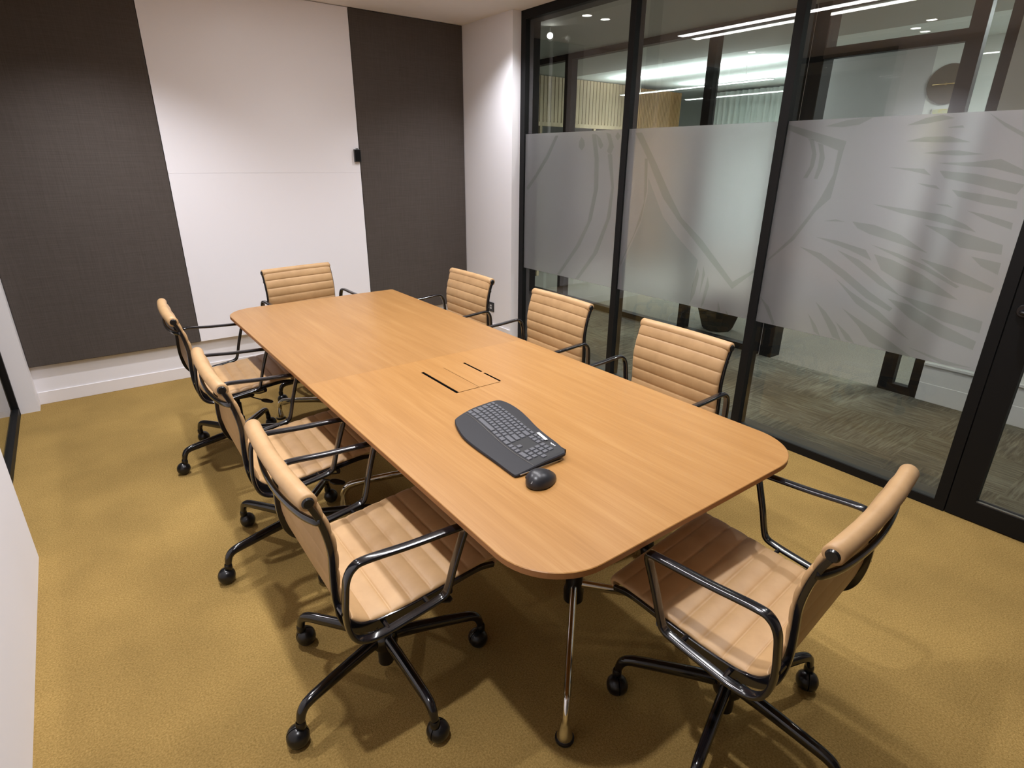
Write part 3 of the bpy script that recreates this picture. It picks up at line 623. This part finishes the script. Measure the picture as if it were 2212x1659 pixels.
for t, (x, y, a, ba, lab) in zip(src, CH):
    t.location = (x, y, 0); t.rotation_euler = (0, 0, D(a)); tag(t, lab, 'chair', 'office chairs around the meeting table')
    k = 0
    for c in children(t):
        if c.name.startswith('base_leg'): c.rotation_euler = (0, 0, D(ba+72*k-a)); k += 1
# ------------------------------------------------------------------ keyboard
KB = [[1.105, 1.555], [1.121, 1.518], [1.12, 1.45], [1.106, 1.376], [1.088, 1.309], [1.074, 1.239], [1.063, 1.166], [1.05, 1.125], [1.037, 1.115], [0.972, 1.118], [0.876, 1.116], [0.863, 1.118], [0.857, 1.130], [0.860, 1.219], [0.862, 1.329], [0.868, 1.403], [0.884, 1.465], [0.905, 1.518], [0.926, 1.541], [0.993, 1.561], [1.049, 1.563]]
kx, ky = .985, 1.335
kb = thing('keyboard', 'dark graphite full size keyboard with a padded palm rest lying on the table', 'keyboard', (kx, ky, TZ+.0012))
out = catmull([(x-kx, y-ky, 0) for x, y in KB], 4, closed=True)
def kz(x): return .0085+(x+.125)*.085      # top surface height over the table
bm = nb(); rings = []
for ins, dz in ((0.006, -.016), (0, -.010), (0, -.003), (.003, 0)):
    rr = []
    for p in out:
        q = Vector((p.x, p.y, 0)); q2 = q*(1-ins/max(q.length, .01)); rr.append(bm.verts.new((q2.x, q2.y, max(kz(q2.x)+dz, .0012))))
    rings.append(rr)
bm.faces.new(rings[0][::-1]); bm.faces.new(rings[-1]); n = len(out)
for a, b in zip(rings, rings[1:]):
    for k in range(n): bm.faces.new((a[k], a[(k+1) % n], b[(k+1) % n], b[k]))
obj('body', bm, M_kb, kb, smooth=35)
for yy in (-.17, .17): obj('tilt_foot', boxes((.075, .09, yy-.02, yy+.02, 0, .012)), M_cast, kb, bevel=.001)
def _sh(y):
    f = min(max((y-1.19)/.36, 0), 1); return .038*f*f*(3-2*f)
bm = nb(); lo_, hi_ = [], []
for i in range(24):
    y = 1.5505-i*(1.5505-1.1255)/23; a = .9300+_sh(y)-kx; b = a+.1215
    lo_.append(bm.verts.new((a, y-ky, kz(a)+.0003))); hi_.append(bm.verts.new((b, y-ky, kz(b)+.0003)))
for i in range(23): bm.faces.new((lo_[i], hi_[i], hi_[i+1], lo_[i+1]))
obj('key_well', bm, mat('key_well_black', (.005, .005, .006), .6), kb)
def shift(y):
    f = min(max((y-1.19)/.36, 0), 1); return .038*f*f*(3-2*f)
keycache = {}
def key(yc, r, wd, dep=.0160):
    kk = (round(wd, 4), dep)
    x = .9415+shift(yc)+r*.0203-kx+(-.003 if r == 5 else 0)
    if kk not in keycache:
        bm = nb(); a = [bm.verts.new((sx*dep/2, sy*wd/2, 0)) for sx, sy in ((-1, -1), (1, -1), (1, 1), (-1, 1))]
        b = [bm.verts.new((sx*(dep/2-.0013), sy*(wd/2-.0013), .0032)) for sx, sy in ((-1, -1), (1, -1), (1, 1), (-1, 1))]
        bm.faces.new(b); [bm.faces.new((a[i], a[(i+1) % 4], b[(i+1) % 4], b[i])) for i in range(4)]
        o = obj('key', bm, M_key, kb, bevel=.0004); keycache[kk] = o
    else:
        o = keycache[kk].copy(); C.objects.link(o); o.parent = kb
    o.location = (x, yc-ky, kz(x)+.0006); o.rotation_euler = (0, -math.atan(.085), math.atan((shift(yc+.01)-shift(yc-.01))/.02)*-1)
U = .0187
rows = [[1.25, 1.25, 1.25, 5.75, 1.25, 1.25, 1.5, 1.5], [2.25]+[1]*10+[2.75], [1.75]+[1]*11+[2.25], [1.5]+[1]*12+[1.5], [1]*13+[2], [15/13]*13]
for r, rw in enumerate(rows):
    y = 1.548
    for w_ in rw:
        key(y-w_*U/2, r, w_*U-.0034, .011 if r == 5 else .0163); y -= w_*U
xs0 = 1.548-15*U-.004
right = {0: [(0, 1), (1, 1), (2, 1), (3.2, 2), (5.2, 1)], 1: [(1, 1), (3.2, 1), (4.2, 1), (5.2, 1)], 2: [(3.2, 1), (4.2, 1), (5.2, 1), (6.2, 1)], 3: [(3.2, 1), (4.2, 1), (5.2, 1)], 4: [(0, 1), (1, 1), (2, 1), (3.2, 1), (4.2, 1), (5.2, 1)], 5: [(0, 1), (1, 1), (2, 1)]}
for r, rw in right.items():
    for c0, w_ in rw:
        key(xs0-(c0+w_/2)*U*.97, r, w_*U*.97-.0032, .011 if r == 5 else .0163)
def plate(bm, pts, parent, matl, name, dz=.0008):
    vs = [bm.verts.new((x-kx, y-ky, kz(x-kx)+dz)) for x, y in pts]; bm.faces.new(vs); return obj(name, bm, matl, parent)
plate(nb(), [(1.052, 1.262), (1.061, 1.260), (1.052, 1.206), (1.043, 1.208)], kb, M_white, 'sticker', .0042)
bm = nb(); la, lb = [], []
for i in range(24):
    y = 1.548-i*(1.548-1.122)/23; a = .9285+_sh(y)-kx
    la.append(bm.verts.new((a-.0014, y-ky, kz(a)+.0011))); lb.append(bm.verts.new((a, y-ky, kz(a)+.0011)))
for i in range(23): bm.faces.new((la[i], lb[i], lb[i+1], la[i+1]))
obj('trim_line', bm, M_grom, kb)
obj('edge_strip', boxes((-.112, .045, -.2215, -.2195, .0045, .0075)), M_grom, kb)
def text(s, size, M, parent, name, matl):
    cu = bpy.data.curves.new('t', 'FONT'); cu.body = s; cu.size = size; cu.align_x = 'CENTER'; cu.align_y = 'CENTER'; cu.extrude = .0001; cu.offset = size*.02
    o = bpy.data.objects.new('t', cu); C.objects.link(o); bpy.context.view_layer.update()
    me = bpy.data.meshes.new_from_object(o.evaluated_get(bpy.context.evaluated_depsgraph_get())); bpy.data.objects.remove(o)
    me.transform(M); me.materials.clear(); me.materials.append(matl)
    r = bpy.data.objects.new(name, me); C.objects.link(r); r.parent = parent; return r
text('logitech', .0075, Matrix.Translation((1.0475-kx, 1.176-ky, kz(1.0475-kx)+.0012)) @ Matrix.Rotation(-math.atan(.085), 4, 'Y') @ Matrix.Rotation(D(-94), 4, 'Z'), kb, 'maker_mark', M_white)
# ------------------------------------------------------------------ mouse
ms = thing('computer_mouse', 'dark graphite sculpted wireless mouse beside the right end of the keyboard', 'mouse', (.905, 1.058, TZ), D(12))
bm = nb(); bmesh.ops.create_uvsphere(bm, u_segments=32, v_segments=20, radius=1)
for v in bm.verts:
    x, y, z = v.co; px = x*.053; py = y*.037
    py *= 1-.16*math.cos((x-.1)*2.2)*(1 if y > 0 else .25)*(.6 if z > 0 else 0)
    if y > 0: py += .004*math.exp(-((x+.3)/.4)**2)
    h = .036*(1-.36*x-.14*x*x) if z > 0 else .003
    py *= 1-.13*(x+.2) if y < 0 else 1-.20*(x-.0)*(x > 0)
    zz = (abs(z)**.85)*h*math.copysign(1, z)+(.0045)
    if z > 0: zz += .004*y*z
    v.co = (px, py, max(zz, .0008))
obj('shell', bm, M_mouse, ms, smooth=True)
bm = nb(); tube(bm, [(0, -.003, 0), (0, .003, 0)], .0065, 20); xform(bm, Matrix.Translation((.026, 0, .0235))); obj('scroll_wheel', bm, M_grom, ms, smooth=40)
bm = nb(); bmesh.ops.create_uvsphere(bm, u_segments=20, v_segments=12, radius=1); xform(bm, Matrix.Translation((-.005, .033, .014)) @ Matrix.Diagonal((.026, .008, .010, 1))); obj('side_grip', bm, M_cast, ms, smooth=True)
text('logi', .0075, Matrix.Translation((-.0485, 0, .023)) @ Matrix.Rotation(D(-90), 4, 'Z') @ Matrix.Rotation(D(62), 4, 'X'), ms, 'maker_mark', M_white)
bpy.context.view_layer.update()
